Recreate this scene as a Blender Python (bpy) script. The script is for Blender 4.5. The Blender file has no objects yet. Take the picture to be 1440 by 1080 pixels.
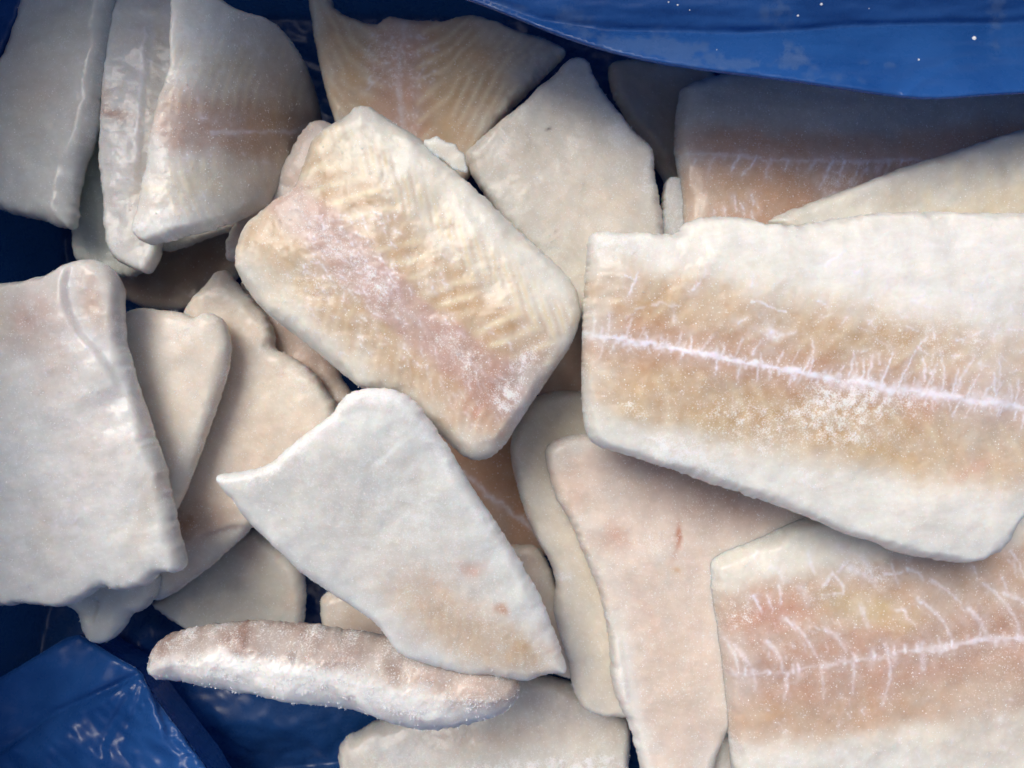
import bpy, math, random
import numpy as np
from mathutils import Vector
from mathutils.geometry import delaunay_2d_cdt

scene = bpy.context.scene
C = scene.collection

# ------------------------------------------------------------------ camera
CAM_H = 0.424                      # metres above the bottom of the box
HALF = math.radians(32.5)          # half of the horizontal angle of view
FPX = 720.0 / math.tan(HALF)
cam_d = bpy.data.cameras.new("camera")
cam_d.sensor_width = 36.0
cam_d.lens = 18.0 / math.tan(HALF)
cam_d.clip_start = 0.005
cam_d.clip_end = 50.0
cam_d.dof.use_dof = True
cam_d.dof.focus_distance = CAM_H - 0.115
cam_d.dof.aperture_fstop = 9.0
cam = bpy.data.objects.new("camera", cam_d)
C.objects.link(cam)
cam.location = (0, 0, CAM_H)
cam.rotation_euler = (0, 0, 0)
scene.camera = cam

# ------------------------------------------------------------------ light
SUN_EL, SUN_AZ = math.radians(55), math.radians(325)     # azimuth clockwise from +Y (top of the picture)
world = bpy.data.worlds.new("World")
scene.world = world
world.use_nodes = True
wn = world.node_tree
sky = wn.nodes.new("ShaderNodeTexSky")
sky.sky_type = 'NISHITA'
sky.sun_disc = False
sky.sun_elevation = SUN_EL
sky.sun_rotation = SUN_AZ
sky.air_density = 1.0
sky.dust_density = 5.0
sky.ozone_density = 0.4
bg = wn.nodes["Background"]
bg.inputs["Strength"].default_value = 0.095
wn.links.new(sky.outputs[0], bg.inputs[0])
sun_d = bpy.data.lights.new("sun", 'SUN')
sun_d.energy = 1.5
sun_d.angle = math.radians(32)
sun_d.color = (1.0, 0.96, 0.915)
sun = bpy.data.objects.new("sun", sun_d)
C.objects.link(sun)
sdir = Vector((math.cos(SUN_EL) * math.sin(SUN_AZ), math.cos(SUN_EL) * math.cos(SUN_AZ), math.sin(SUN_EL)))
sun.rotation_euler = sdir.to_track_quat('Z', 'Y').to_euler()
sun.location = sdir * 2
scene.view_settings.view_transform = 'Standard'
scene.view_settings.look = 'None'
scene.view_settings.exposure = 0.36
scene.view_settings.gamma = 1.0
scene.cycles.use_denoising = True

# ------------------------------------------------------------------ noise
def _hash(ix, iy, seed):
    h = (ix.astype(np.int64) * 374761393 + iy.astype(np.int64) * 668265263 + seed * 1442695041) & 0xffffffff
    h = ((h ^ (h >> 13)) * 1274126177) & 0xffffffff
    h = ((h ^ (h >> 16)) * 2246822519) & 0xffffffff
    return (h ^ (h >> 15)) & 0xffffffff

def gnoise(x, y, seed=0):
    """gradient noise, about -1..1"""
    ix, iy = np.floor(x), np.floor(y)
    fx, fy = x - ix, y - iy
    u = fx * fx * fx * (fx * (fx * 6 - 15) + 10)
    v = fy * fy * fy * (fy * (fy * 6 - 15) + 10)
    def g(dx, dy):
        a = _hash(ix + dx, iy + dy, seed) / 4294967296.0 * 2 * np.pi
        return np.cos(a) * (fx - dx) + np.sin(a) * (fy - dy)
    return 1.5 * ((g(0, 0) * (1 - u) + g(1, 0) * u) * (1 - v) + (g(0, 1) * (1 - u) + g(1, 1) * u) * v)

def fbm(x, y, seed=0, octv=4, gain=0.5):
    s = np.zeros_like(x, dtype=float); a = 1.0; f = 1.0; t = 0.0
    for k in range(octv):
        s += a * gnoise(x * f + 17.3 * k, y * f - 9.1 * k, seed + 31 * k); t += a
        a *= gain; f *= 2.03
    return s / t

def sstep(a, b, x):
    t = np.clip((x - a) / (b - a), 0, 1)
    return t * t * (3 - 2 * t)

# ------------------------------------------------------------------ outlines and lines
def unproject(px, py, z):
    k = (CAM_H - z) / FPX
    return (px - 720.0) * k, (540.0 - py) * k

def resample(P, step, closed=True):
    P = np.asarray(P, float)
    Q = np.vstack([P, P[:1]]) if closed else P
    L = np.r_[0, np.cumsum(np.hypot(*np.diff(Q, axis=0).T))]
    n = max(3, int(L[-1] / step))
    t = np.linspace(0, L[-1], n, endpoint=not closed)
    return np.c_[np.interp(t, L, Q[:, 0]), np.interp(t, L, Q[:, 1])]

def chaikin(P, n=2):
    P = np.asarray(P, float)
    for _ in range(n):
        Q = np.roll(P, -1, 0)
        P = np.stack([P * .78 + Q * .22, P * .22 + Q * .78], 1).reshape(-1, 2)
    return P

def ragged(P, step, amp, seed, scale=16.0):
    P = resample(chaikin(P, 2), step)
    T = np.roll(P, -1, 0) - np.roll(P, 1, 0)
    T /= np.maximum(np.hypot(T[:, 0], T[:, 1]), 1e-9)[:, None]
    N = np.c_[T[:, 1], -T[:, 0]]
    n = fbm(P[:, 0] / scale, P[:, 1] / scale, seed, 4, .6)
    gate = .35 + .9 * sstep(-.2, .5, fbm(P[:, 0] / 90, P[:, 1] / 90, seed + 5, 2))
    n2 = fbm(P[:, 0] / 4.5, P[:, 1] / 4.5, seed + 8, 2)
    return P + N * (n * amp * gate * 1.8 + n2 * (.5 + .55 * amp * gate))[:, None]

def seg_dist(X, Y, P, closed=True):
    """distance to a polyline; also signed side and arc length"""
    P = np.asarray(P, float)
    Q = np.roll(P, -1, 0) if closed else P[1:]
    A = P if closed else P[:-1]
    D = Q - A
    L2 = np.maximum((D ** 2).sum(1), 1e-9); Ls = np.sqrt(L2)
    S0 = np.r_[0, np.cumsum(Ls)][:-1]
    best = np.full(X.shape, 1e18); side = np.zeros(X.shape); arc = np.zeros(X.shape)
    for i in range(len(A)):
        wx, wy = X - A[i, 0], Y - A[i, 1]
        t = (wx * D[i, 0] + wy * D[i, 1]) / L2[i]
        tc = np.clip(t, 0, 1)
        d2 = (wx - tc * D[i, 0]) ** 2 + (wy - tc * D[i, 1]) ** 2
        m = d2 < best
        best[m] = d2[m]
        side[m] = np.sign(D[i, 0] * wy - D[i, 1] * wx)[m]
        arc[m] = (S0[i] + tc * Ls[i])[m]
    return np.sqrt(best), side, arc

def poly_dist(X, Y, P):
    """fast closed outline distance, chunked"""
    A = np.asarray(P, float); D = np.roll(A, -1, 0) - A
    L2 = np.maximum((D ** 2).sum(1), 1e-9)
    out = np.empty(X.shape)
    for s in range(0, len(X), 4000):
        wx = X[s:s + 4000, None] - A[None, :, 0]; wy = Y[s:s + 4000, None] - A[None, :, 1]
        t = np.clip((wx * D[:, 0] + wy * D[:, 1]) / L2, 0, 1)
        out[s:s + 4000] = np.sqrt(((wx - t * D[:, 0]) ** 2 + (wy - t * D[:, 1]) ** 2).min(1))
    return out

def inside(X, Y, P):
    c = np.zeros(X.shape, bool)
    x0, y0 = P[:, 0], P[:, 1]; x1, y1 = np.roll(x0, -1), np.roll(y0, -1)
    for a, b, c_, d in zip(x0, y0, x1, y1):
        if b == d: continue
        m = ((b > Y) != (d > Y)) & (X < (c_ - a) * (Y - b) / (d - b) + a)
        c ^= m
    return c

def triangulate(P, sp, rings, seed):
    """outline P (px) -> points and triangles; rings are extra inset rows near the edge"""
    rng = np.random.default_rng(seed)
    T = np.roll(P, -1, 0) - np.roll(P, 1, 0)
    T /= np.maximum(np.hypot(T[:, 0], T[:, 1]), 1e-9)[:, None]
    N = np.c_[-T[:, 1], T[:, 0]]
    area = (P[:, 0] * np.roll(P[:, 1], -1) - np.roll(P[:, 0], -1) * P[:, 1]).sum()
    if area < 0: N = -N
    pts = [P]
    for r in rings:
        R = P + N * r
        dd = poly_dist(R[:, 0], R[:, 1], P)
        R = R[(dd > r * .93) & inside(R[:, 0], R[:, 1], P)]
        pts.append(R[::(1 if r < sp * 1.5 else 2)])
    mn, mx = P.min(0), P.max(0)
    gx = np.arange(mn[0], mx[0], sp); gy = np.arange(mn[1], mx[1], sp * .87)
    G = np.stack(np.meshgrid(gx, gy), -1)
    G[1::2, :, 0] += sp / 2
    G = G.reshape(-1, 2) + rng.uniform(-.12, .12, (G.size // 2, 2)) * sp
    G = G[inside(G[:, 0], G[:, 1], P)]
    G = G[poly_dist(G[:, 0], G[:, 1], P) > (rings[-1] + sp * .55 if len(rings) else sp * .5)]
    pts.append(G)
    A = np.vstack(pts)
    r = delaunay_2d_cdt([Vector(p) for p in A.tolist()], [], [list(range(len(P)))], 1, 1e-5)
    V = np.array([(v.x, v.y) for v in r[0]])
    F = np.array([f for f in r[2] if len(f) == 3])
    a, b, c = V[F[:, 0]], V[F[:, 1]], V[F[:, 2]]
    cr = (b[:, 0] - a[:, 0]) * (c[:, 1] - a[:, 1]) - (b[:, 1] - a[:, 1]) * (c[:, 0] - a[:, 0])
    F = F[np.abs(cr) > 1e-7]; cr = cr[np.abs(cr) > 1e-7]
    # picture y runs down, so clockwise here is upward in the world
    F[cr > 0] = F[cr > 0][:, ::-1]
    return V, F

def new_mesh(name, V, F, mat, smooth=True):
    me = bpy.data.meshes.new(name)
    V = np.asarray(V, np.float32); F = np.asarray(F, np.int32)
    k = F.shape[1]
    me.vertices.add(len(V)); me.vertices.foreach_set("co", V.ravel())
    me.loops.add(F.size); me.loops.foreach_set("vertex_index", F.ravel())
    me.polygons.add(len(F)); me.polygons.foreach_set("loop_start", np.arange(0, F.size, k, dtype=np.int32))
    me.polygons.foreach_set("loop_total", np.full(len(F), k, np.int32))
    me.update(calc_edges=True)
    me.validate()
    me.polygons.foreach_set("use_smooth", np.full(len(me.polygons), smooth))
    if mat: me.materials.append(mat)
    return me

def link(name, me, parent=None, loc=(0, 0, 0)):
    o = bpy.data.objects.new(name, me); C.objects.link(o)
    o.location = loc
    if parent is not None: o.parent = parent
    return o

# ------------------------------------------------------------------ materials
def mat_new(name):
    m = bpy.data.materials.new(name); m.use_nodes = True
    return m, m.node_tree.nodes, m.node_tree.links, m.node_tree.nodes["Principled BSDF"]

def node(ns, t, **kw):
    n = ns.new(t)
    for k, v in kw.items():
        if k in n.inputs: n.inputs[k].default_value = v
        else: setattr(n, k, v)
    return n

def math_n(ns, ls, op, a, b=None, clamp=False):
    n = ns.new("ShaderNodeMath"); n.operation = op; n.use_clamp = clamp
    for i, v in enumerate((a, b)):
        if v is None: continue
        if isinstance(v, (int, float)): n.inputs[i].default_value = v
        else: ls.new(v, n.inputs[i])
    return n.outputs[0]

def maprange(ns, ls, v, a, b, c=0., d=1.):
    n = ns.new("ShaderNodeMapRange"); n.interpolation_type = 'SMOOTHSTEP'
    ls.new(v, n.inputs[0])
    for i, q in enumerate((a, b, c, d)): n.inputs[1 + i].default_value = q
    return n.outputs[0]

def mixc(ns, ls, fac, a, b, mode='MIX'):
    n = ns.new("ShaderNodeMix"); n.data_type = 'RGBA'; n.blend_type = mode
    for s, v in ((0, fac), (6, a), (7, b)):
        if isinstance(v, (int, float)): n.inputs[s].default_value = v
        elif isinstance(v, tuple): n.inputs[s].default_value = (*v, 1)
        else: ls.new(v, n.inputs[s])
    return n.outputs[2]

def make_flesh():
    m, ns, ls, p = mat_new("frozen_flesh")
    tc = node(ns, "ShaderNodeTexCoord"); co = tc.outputs["Object"]
    at = node(ns, "ShaderNodeAttribute", attribute_name="flesh")
    fr = node(ns, "ShaderNodeAttribute", attribute_name="frost")
    n1 = node(ns, "ShaderNodeTexNoise", Scale=420.0, Detail=5.0, Roughness=.65); ls.new(co, n1.inputs["Vector"])
    n2 = node(ns, "ShaderNodeTexNoise", Scale=1700.0, Detail=3.0, Roughness=.7); ls.new(co, n2.inputs["Vector"])
    n3 = node(ns, "ShaderNodeTexNoise", Scale=120.0, Detail=4.0, Roughness=.6); ls.new(co, n3.inputs["Vector"])
    # slight mottling of the flesh
    mot = maprange(ns, ls, n3.outputs[0], .3, .7, .96, 1.03)
    mot2 = maprange(ns, ls, n1.outputs[0], .3, .7, .97, 1.02)
    mm = math_n(ns, ls, 'MULTIPLY', mot, mot2)
    comb = node(ns, "ShaderNodeCombineColor")
    for i in range(3): ls.new(mm, comb.inputs[i])
    col = mixc(ns, ls, 1.0, at.outputs["Color"], comb.outputs[0], 'MULTIPLY')
    # frost: grainy where the frost attribute is high, a few grains everywhere
    g = math_n(ns, ls, 'ADD', fr.outputs["Fac"], math_n(ns, ls, 'MULTIPLY', math_n(ns, ls, 'SUBTRACT', n2.outputs[0], .5), 2.2))
    g = math_n(ns, ls, 'ADD', g, math_n(ns, ls, 'MULTIPLY', math_n(ns, ls, 'SUBTRACT', n1.outputs[0], .5), .8))
    gm = maprange(ns, ls, g, .34, 1.0, 0., .8)
    vo = node(ns, "ShaderNodeTexVoronoi", Scale=820.0); ls.new(co, vo.inputs["Vector"])
    vr = node(ns, "ShaderNodeSeparateColor"); ls.new(vo.outputs["Color"], vr.inputs[0])
    dot = math_n(ns, ls, 'MULTIPLY', maprange(ns, ls, vo.outputs["Distance"], .14, .30, 1., 0.),
                 maprange(ns, ls, vr.outputs[0], .93, .95, 0., 1.))
    vo2 = node(ns, "ShaderNodeTexVoronoi", Scale=1150.0); ls.new(co, vo2.inputs["Vector"])
    vr2 = node(ns, "ShaderNodeSeparateColor"); ls.new(vo2.outputs["Color"], vr2.inputs[0])
    # fine dusting, denser where there is more frost
    thr = math_n(ns, ls, 'SUBTRACT', maprange(ns, ls, n3.outputs[0], .38, .62, 1.04, .90), math_n(ns, ls, 'MULTIPLY', fr.outputs["Fac"], .65))
    dust = math_n(ns, ls, 'MULTIPLY', maprange(ns, ls, vo2.outputs["Distance"], .18, .42, 1., 0.),
                  math_n(ns, ls, 'GREATER_THAN', vr2.outputs[1], thr))
    dot = math_n(ns, ls, 'MAXIMUM', math_n(ns, ls, 'MULTIPLY', dot, .8), math_n(ns, ls, 'MULTIPLY', dust, .5))
    fm = math_n(ns, ls, 'MAXIMUM', gm, dot)
    col = mixc(ns, ls, fm, col, (.88, .89, .89))
    ls.new(col, p.inputs["Base Color"])
    ro = maprange(ns, ls, n1.outputs[0], .35, .65, .32, .58)
    ls.new(ro, p.inputs["Roughness"])
    p.inputs["IOR"].default_value = 1.38
    ls.new(maprange(ns, ls, fr.outputs["Fac"], .22, .5, .65, .08), p.inputs["Coat Weight"])
    p.inputs["Coat Roughness"].default_value = .16
    p.inputs["Coat IOR"].default_value = 1.33
    cb = node(ns, "ShaderNodeBump", Strength=.3, Distance=.0006); ls.new(n3.outputs[0], cb.inputs["Height"])
    cb2 = node(ns, "ShaderNodeBump", Strength=.35, Distance=.0002); ls.new(n1.outputs[0], cb2.inputs["Height"]); ls.new(cb.outputs[0], cb2.inputs["Normal"])
    ls.new(cb2.outputs[0], p.inputs["Coat Normal"])
    p.inputs["Subsurface Weight"].default_value = .85
    p.inputs["Subsurface Radius"].default_value = (1.0, .62, .42)
    p.inputs["Subsurface Scale"].default_value = .0065
    hgt = math_n(ns, ls, 'ADD', math_n(ns, ls, 'MULTIPLY', n2.outputs[0], .35), n1.outputs[0])
    hgt = math_n(ns, ls, 'ADD', hgt, math_n(ns, ls, 'MULTIPLY', fm, .5))
    hgt = math_n(ns, ls, 'ADD', hgt, math_n(ns, ls, 'MULTIPLY', n3.outputs[0], .8))
    b = node(ns, "ShaderNodeBump", Strength=.26, Distance=.00035); ls.new(hgt, b.inputs["Height"])
    ls.new(b.outputs[0], p.inputs["Normal"])
    return m

def make_ice():
    m, ns, ls, p = mat_new("ice_crystal")
    p.inputs["Base Color"].default_value = (.92, .94, .96, 1)
    p.inputs["Roughness"].default_value = .12
    p.inputs["IOR"].default_value = 1.31
    p.inputs["Transmission Weight"].default_value = 0.0
    return m

def make_film(name, leak, shade_mul=1.0):
    m, ns, ls, p = mat_new(name)
    out = ns["Material Output"]
    tc = node(ns, "ShaderNodeTexCoord"); co = tc.outputs["Object"]
    n1 = node(ns, "ShaderNodeTexNoise", Scale=22.0, Detail=5.0, Roughness=.6, Distortion=.8); ls.new(co, n1.inputs["Vector"])
    n2 = node(ns, "ShaderNodeTexNoise", Scale=160.0, Detail=5.0, Roughness=.65); ls.new(co, n2.inputs["Vector"])
    at = node(ns, "ShaderNodeAttribute", attribute_name="frost")
    # clouded, wet-ice smears on the film
    sm = math_n(ns, ls, 'ADD', at.outputs["Fac"], math_n(ns, ls, 'MULTIPLY', math_n(ns, ls, 'SUBTRACT', n2.outputs[0], .5), .5))
    sm = math_n(ns, ls, 'MULTIPLY', maprange(ns, ls, sm, .30, .52, 0., .26), 1.0)
    base = mixc(ns, ls, maprange(ns, ls, n1.outputs[0], .35, .65), (.018 * shade_mul, .105 * shade_mul, .38 * shade_mul), (.034 * shade_mul, .155 * shade_mul, .50 * shade_mul))
    base = mixc(ns, ls, sm, base, (.22, .33, .50))
    ls.new(base, p.inputs["Base Color"])
    ls.new(maprange(ns, ls, n2.outputs[0],   .3, .7, .20, .36), p.inputs["Roughness"])
    p.inputs["IOR"].default_value = 1.5
    b = node(ns, "ShaderNodeBump", Strength=.18, Distance=.0012); ls.new(n1.outputs[0], b.inputs["Height"])
    n4 = node(ns, "ShaderNodeTexNoise", Scale=75.0, Detail=3.0, Distortion=1.5); ls.new(co, n4.inputs["Vector"])
    b2 = node(ns, "ShaderNodeBump", Strength=.07, Distance=.0004); ls.new(n4.outputs[0], b2.inputs["Height"]); ls.new(b.outputs[0], b2.inputs["Normal"])
    ls.new(b2.outputs[0], p.inputs["Normal"])
    tr = node(ns, "ShaderNodeBsdfTranslucent"); tr.inputs[0].default_value = (.02, .13, .50, 1)
    mx = node(ns, "ShaderNodeMixShader"); mx.inputs[0].default_value = leak
    ls.new(p.outputs[0], mx.inputs[1]); ls.new(tr.outputs[0], mx.inputs[2]); ls.new(mx.outputs[0], out.inputs[0])
    return m

FLESH, ICE, FILM = make_flesh(), make_ice(), make_film("blue_film", .38)
LINER = make_film("blue_film_layers_shaded", .06, .5)  # layered film, base colour darkened to paint the shade deep in the gaps

# ------------------------------------------------------------------ fillets
WHITE = (.79, .785, .745); CREAM = (.75, .65, .46); TAN = (.50, .32, .155); PINK = (.46, .25, .175)
ROSE = (.62, .46, .42); BROWN = (.34, .18, .11); GREY = (.60, .63, .62); PALE = (.72, .62, .53)
VEIN = (.86, .85, .92); RED = (.52, .18, .11)
GROUP = "frozen fish fillets piled in the blue lined box"

def strokes_along(mid, n, lo, hi, side, lean, seed, w=(1.2, 2.4), s0=0.0, s1=1.0, wmax=1.0):
    """short branching veins that leave a midline"""
    rng = np.random.default_rng(seed)
    M = resample(mid, 4, closed=False)
    out = []
    for k in range(n):
        t = s0 + (s1 - s0) * (k + rng.uniform(.1, .9)) / n
        i = min(int(t * (len(M) - 1)), len(M) - 2)
        d = M[i + 1] - M[i]; d /= np.hypot(*d)
        nrm = np.array([d[1], -d[0]]) * side         # side +1: up in the picture for a line running right
        a = math.radians(lean + rng.uniform(-10, 10))
        v = nrm * math.cos(a) + d * math.sin(a)
        L = rng.uniform(lo, hi) * (1 if rng.random() > .25 else 1.5)
        bend = rng.uniform(-.28, .28); wob = rng.uniform(.6, wmax)
        pts = [M[i]]
        gap = rng.random() < .25
        for q in np.linspace(0, 1, 6)[1:]:
            pts.append(M[i] + v * L * q + d * bend * L * q * q + rng.uniform(-wob, wob, 2))
        if gap: pts = pts[2:]
        out.append((np.array(pts), rng.uniform(*w), rng.uniform(.45, 1.0)))
    return out

def stroke_field(X, Y, strokes):
    v = np.zeros(X.shape)
    for P, w, s in strokes:
        r = 4 * w
        m = (X > P[:, 0].min() - r) & (X < P[:, 0].max() + r) & (Y > P[:, 1].min() - r) & (Y < P[:, 1].max() + r)
        if not m.any(): continue
        d, _, arc = seg_dist(X[m], Y[m], P, closed=False)
        L = np.hypot(*np.diff(P, axis=0).T).sum()
        taper = 1 - .65 * arc / max(L, 1e-6)
        v[m] = np.maximum(v[m], s * np.exp(-(d / (w * (.5 + .5 * taper))) ** 2) * (.5 + .5 * taper))
    return v

def mix(col, c, m):
    return col * (1 - m[:, None]) + np.array(c) * m[:, None]

N_CRYST = [0]
def crystals(owner, P3, Nn, n, seed, size=(.00008, .00026), lift=.0):
    """grains of ice standing on the surface, one mesh"""
    rng = np.random.default_rng(seed)
    idx = rng.integers(0, len(P3), n)
    base = np.array([[1, 0, -.4], [-.5, .87, -.4], [-.5, -.87, -.4], [0, 0, 1]])
    tri = np.array([[0, 1, 3], [1, 2, 3], [2, 0, 3], [0, 2, 1]])
    V = np.empty((n, 4, 3)); 
    s = rng.uniform(size[1] ** -1.2, size[0] ** -1.2, n) ** (-1 / 1.2)
    q = rng.normal(size=(n, 3, 3)); Q, _ = np.linalg.qr(q)
    V = np.einsum('nij,kj->nki', Q, base) * s[:, None, None] * rng.uniform(.6, 1.4, (n, 1, 3)) + P3[idx][:, None] + Nn[idx][:, None] * (s * .35)[:, None, None]
    V = V + rng.normal(size=(n, 1, 3)) * .0002
    F = (tri[None] + 4 * np.arange(n)[:, None, None]).reshape(-1, 3)
    me = new_mesh("frost_grains", V.reshape(-1, 3), F, ICE, smooth=False)
    o = link("frost_grains", me, owner)
    o["kind"] = "stuff"
    return o

def fillet(outline, z, label, tilt=(0, 0), th=14, re=7, sp=3.2, base=WHITE, bands=(), blobs=(), veins=(), mids=(),
           myo=None, frost=.12, frosts=(), seed=1, rag=2.0, lump=1.0, bend=None, rim=.35, grains=900, steps=(),
           name="fish_fillet", parent=None, flesh_noise=.16, fuzz=0, edge_white=None):
    P = ragged(outline, sp * .9, rag, seed)
    cx, cy = P.mean(0)
    pxm = (CAM_H - z) / FPX                      # metres per picture pixel at this height
    rpx = re * .72e-3 / pxm
    rings = [rpx * (1 - math.cos(a)) for a in (.32, .6, .9, 1.2)]
    rings = [r for r in rings if r > .35]
    V, F = triangulate(P, sp, rings, seed)
    X, Y = V[:, 0], V[:, 1]
    d = poly_dist(X, Y, P); d[:] = np.where(d < 1e-3, 0, d)
    up = th * .5e-3
    def zmid(x, y):
        q = z - up * .5 + tilt[0] * (x - cx) / 1000 + tilt[1] * (y - cy) / 1000
        if bend is not None:
            ang, k = bend
            u = (x - cx) * math.cos(ang) + (y - cy) * math.sin(ang)
            q = q - k * (u / 200.0) ** 2
        return q
    rvar = rpx * np.clip(1 + 1.1 * fbm(X / 60, Y / 60, seed + 9, 3), .35, 2.2)
    prof = np.sqrt(np.clip(1 - (1 - np.clip(d / rvar, 0, 1)) ** 2, 0, 1))
    dome = .26 if th < 20 else .48
    prof = prof * (1 - dome + dome * np.sqrt(np.clip(d / (rpx * (7 if th < 20 else 13)), 0, 1)) * (1.5 - .5 * np.clip(d / (rpx * (7 if th < 20 else 13)), 0, 1)))
    wx = X + 14 * fbm(X / 45, Y / 45, seed + 1, 3); wy = Y + 14 * fbm(X / 45, Y / 45, seed + 2, 3)
    # ---- colour
    n_big = fbm(X / 80, Y / 80, seed + 3, 4); n_mid = fbm(X / 22, Y / 22, seed + 4, 4)
    col = np.tile(np.array(base, float), (len(X), 1))
    col = mix(col, PALE, np.clip(.25 + n_big * .8, 0, 1) * flesh_noise)
    col = mix(col, CREAM, np.clip(fbm(X / 50, Y / 50, seed + 12, 3) * 1.3, 0, 1) * flesh_noise)
    fa = seed * 1.7
    fu = wx * math.cos(fa) + wy * math.sin(fa); fv = -wx * math.sin(fa) + wy * math.cos(fa)
    fib = fbm(fu / 60, fv / 5, seed + 15, 4)
    col = mix(col, GREY, np.clip(fbm(X / 38, Y / 38, seed + 16, 4) * 1.4 - .1, 0, 1) * .40)
    for poly, wn, wp, c, s, soft in bands:
        dd, sd, arc = seg_dist(wx, wy, poly, closed=False)
        sg = -dd * sd                            # positive: above a line running to the right
        m = sstep(-wn - soft, -wn + soft * .4, sg) * (1 - sstep(wp - soft * .4, wp + soft, sg)) * s
        m = m * (.82 + .25 * n_big + .28 * n_mid)
        col = mix(col, c, np.clip(m, 0, 1))
    for bx, by, rx, ry, a, c, s in blobs:
        a = math.radians(a)
        u = ((wx - bx) * math.cos(a) + (wy - by) * math.sin(a)) / rx
        v = (-(wx - bx) * math.sin(a) + (wy - by) * math.cos(a)) / ry
        m = np.exp(-(u * u + v * v)) * s * (1 + .5 * n_mid)
        col = mix(col, c, np.clip(m, 0, 1))
    col = col * (1 + .08 * fib[:, None] * np.array([.6, .9, 1.3])) * (1 + .045 * n_mid[:, None] + .12 * n_big[:, None])
    dz = lump * 1e-3 * (2.1 * fbm(X / 110, Y / 110, seed + 6, 3) + .34 * fbm(X / 26, Y / 26, seed + 7, 3)
                        + .10 * fbm(X / 7, Y / 7, seed + 8, 3))
    # ---- muscle bands
    if myo is not None:
        for mid, lam, g1, s0, g2, smin, smax, depth, paint in myo:
            dd, sd, arc = seg_dist(X + 1.4 * n_mid, Y + 1.4 * n_mid, mid, closed=False)
            sg = -dd * sd
            ab = np.abs(sg)
            ph = (arc - np.where(ab < s0, g1 * ab, g1 * s0 + g2 * (ab - s0)) + 6 * n_big) / lam
            w = .5 + .5 * np.cos(2 * np.pi * ph)
            gate = sstep(smin[0], smin[1], sg) * (1 - sstep(smax[0], smax[1], sg)) * sstep(-.45, .15, fbm(X / 60, Y / 60, seed + 21, 2))
            line = w ** 3 * gate
            dz = dz - depth * 1e-3 * (1 - w) * gate
            col = mix(col, CREAM, line * paint)
            col = mix(col, TAN, (1 - w) ** 2 * gate * paint * .42)
    # ---- ledges (a fold or a step in the surface)
    for poly, hgt, width, c, s in steps:
        dd, sd, arc = seg_dist(X, Y, poly, closed=False)
        sg = -dd * sd
        L = np.hypot(*np.diff(np.asarray(poly, float), axis=0).T).sum()
        endf = np.exp(-(dd / 60.) ** 2) * sstep(0, L * .12, arc) * (1 - sstep(L * .9, L, arc))
        dz = dz + hgt * 1e-3 * sstep(-width, width, sg) * endf
        if c is not None: col = mix(col, c, np.exp(-((sg + width) / (2.2 * width)) ** 2) * s * endf)
    # ---- white connective lines
    vf = np.zeros(X.shape)
    for poly, w, s in mids:
        dd, sd, arc = seg_dist(X + 3.0 * fbm(X / 9, Y / 9, seed + 31, 2) + 5 * fbm(X / 34, Y / 34, seed + 38, 2), Y + 3.0 * fbm(X / 9, Y / 9, seed + 32, 2) + 6 * fbm(X / 34, Y / 34, seed + 39, 2), poly, closed=False)
        ww = w * (1.0 + 1.3 * fbm(X / 15, Y / 15, seed + 14, 3))
        core = np.exp(-(dd / np.maximum(ww, .6)) ** 2) + .20 * np.exp(-(dd / (2.6 * w)) ** 2)
        vf = np.maximum(vf, s * np.clip(core, 0, 1) * (.75 + .5 * fbm(X / 12, Y / 12, seed + 33, 3)))
    if veins:
        allv = [(p_, w_ * 1.2, s_) for g in veins for p_, w_, s_ in g]
        Xv, Yv = X + 2.6 * fbm(X / 8, Y / 8, seed + 35, 3), Y + 2.6 * fbm(X / 8, Y / 8, seed + 36, 3)
        vf = np.maximum(vf, stroke_field(Xv, Yv, allv) * (.9 + .6 * fbm(X / 5, Y / 5, seed + 34, 2)))
        halo = stroke_field(Xv, Yv, [(p_, w_ * 5.0, s_ * .34) for p_, w_, s_ in allv])
        vf = np.maximum(vf, halo * (.7 + fbm(X / 10, Y / 10, seed + 37, 3)))
    vf = np.clip(vf, 0, 1)
    col = mix(col, VEIN, np.clip(vf * 1.05, 0, .96))
    dz = dz + vf * .00020
    # ---- paler, wetter rim
    rw = rpx * (1.2 + 1.0 * (1 + fbm(X / 40, Y / 40, seed + 60, 2)))
    rm = np.exp(-(d / rw) ** 2) * rim * (.5 + sstep(-.3, .3, fbm(X / 60, Y / 60, seed + 61, 2)))
    rm = np.clip(rm, 0, 1)
    if edge_white is not None:
        c = edge_white
        col = mix(col, c, rm)
    else:
        col = mix(col, (.70, .71, .67), rm)
    # ---- frost
    fr = np.full(X.shape, frost) + .16 * fbm(X / 34, Y / 34, seed + 40, 4)
    for bx, by, rx, ry, a, s in frosts:
        a = math.radians(a)
        u = ((wx - bx) * math.cos(a) + (wy - by) * math.sin(a)) / rx
        v = (-(wx - bx) * math.sin(a) + (wy - by) * math.cos(a)) / ry
        fr = fr + np.exp(-(u * u + v * v) ** 1.5) * s * (.75 + 1.3 * fbm(X / 13, Y / 13, seed + 41, 4))
    fr = np.clip(fr + .42 * np.exp(-(d / (rpx * .30 + 2)) ** 2) * sstep(-.25, .3, fbm(X / 30, Y / 30, seed + 43, 3)), 0, 1)
    dz = dz + sstep(.3, .8, fr) * .00012 * (1 + fbm(X / 4, Y / 4, seed + 42, 2))
    if fuzz:
        dz = dz + fuzz * 1e-3 * (fbm(X / 4.2, Y / 4.2, seed + 50, 3) + .7 * fbm(X / 9, Y / 9, seed + 51, 2))
    # ---- assemble: top skin and underside share the outline
    zm = zmid(X, Y)
    k = (CAM_H - (zm + up * .5)) / FPX
    wxm, wym = (X - 720) * k, (540 - Y) * k
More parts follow.
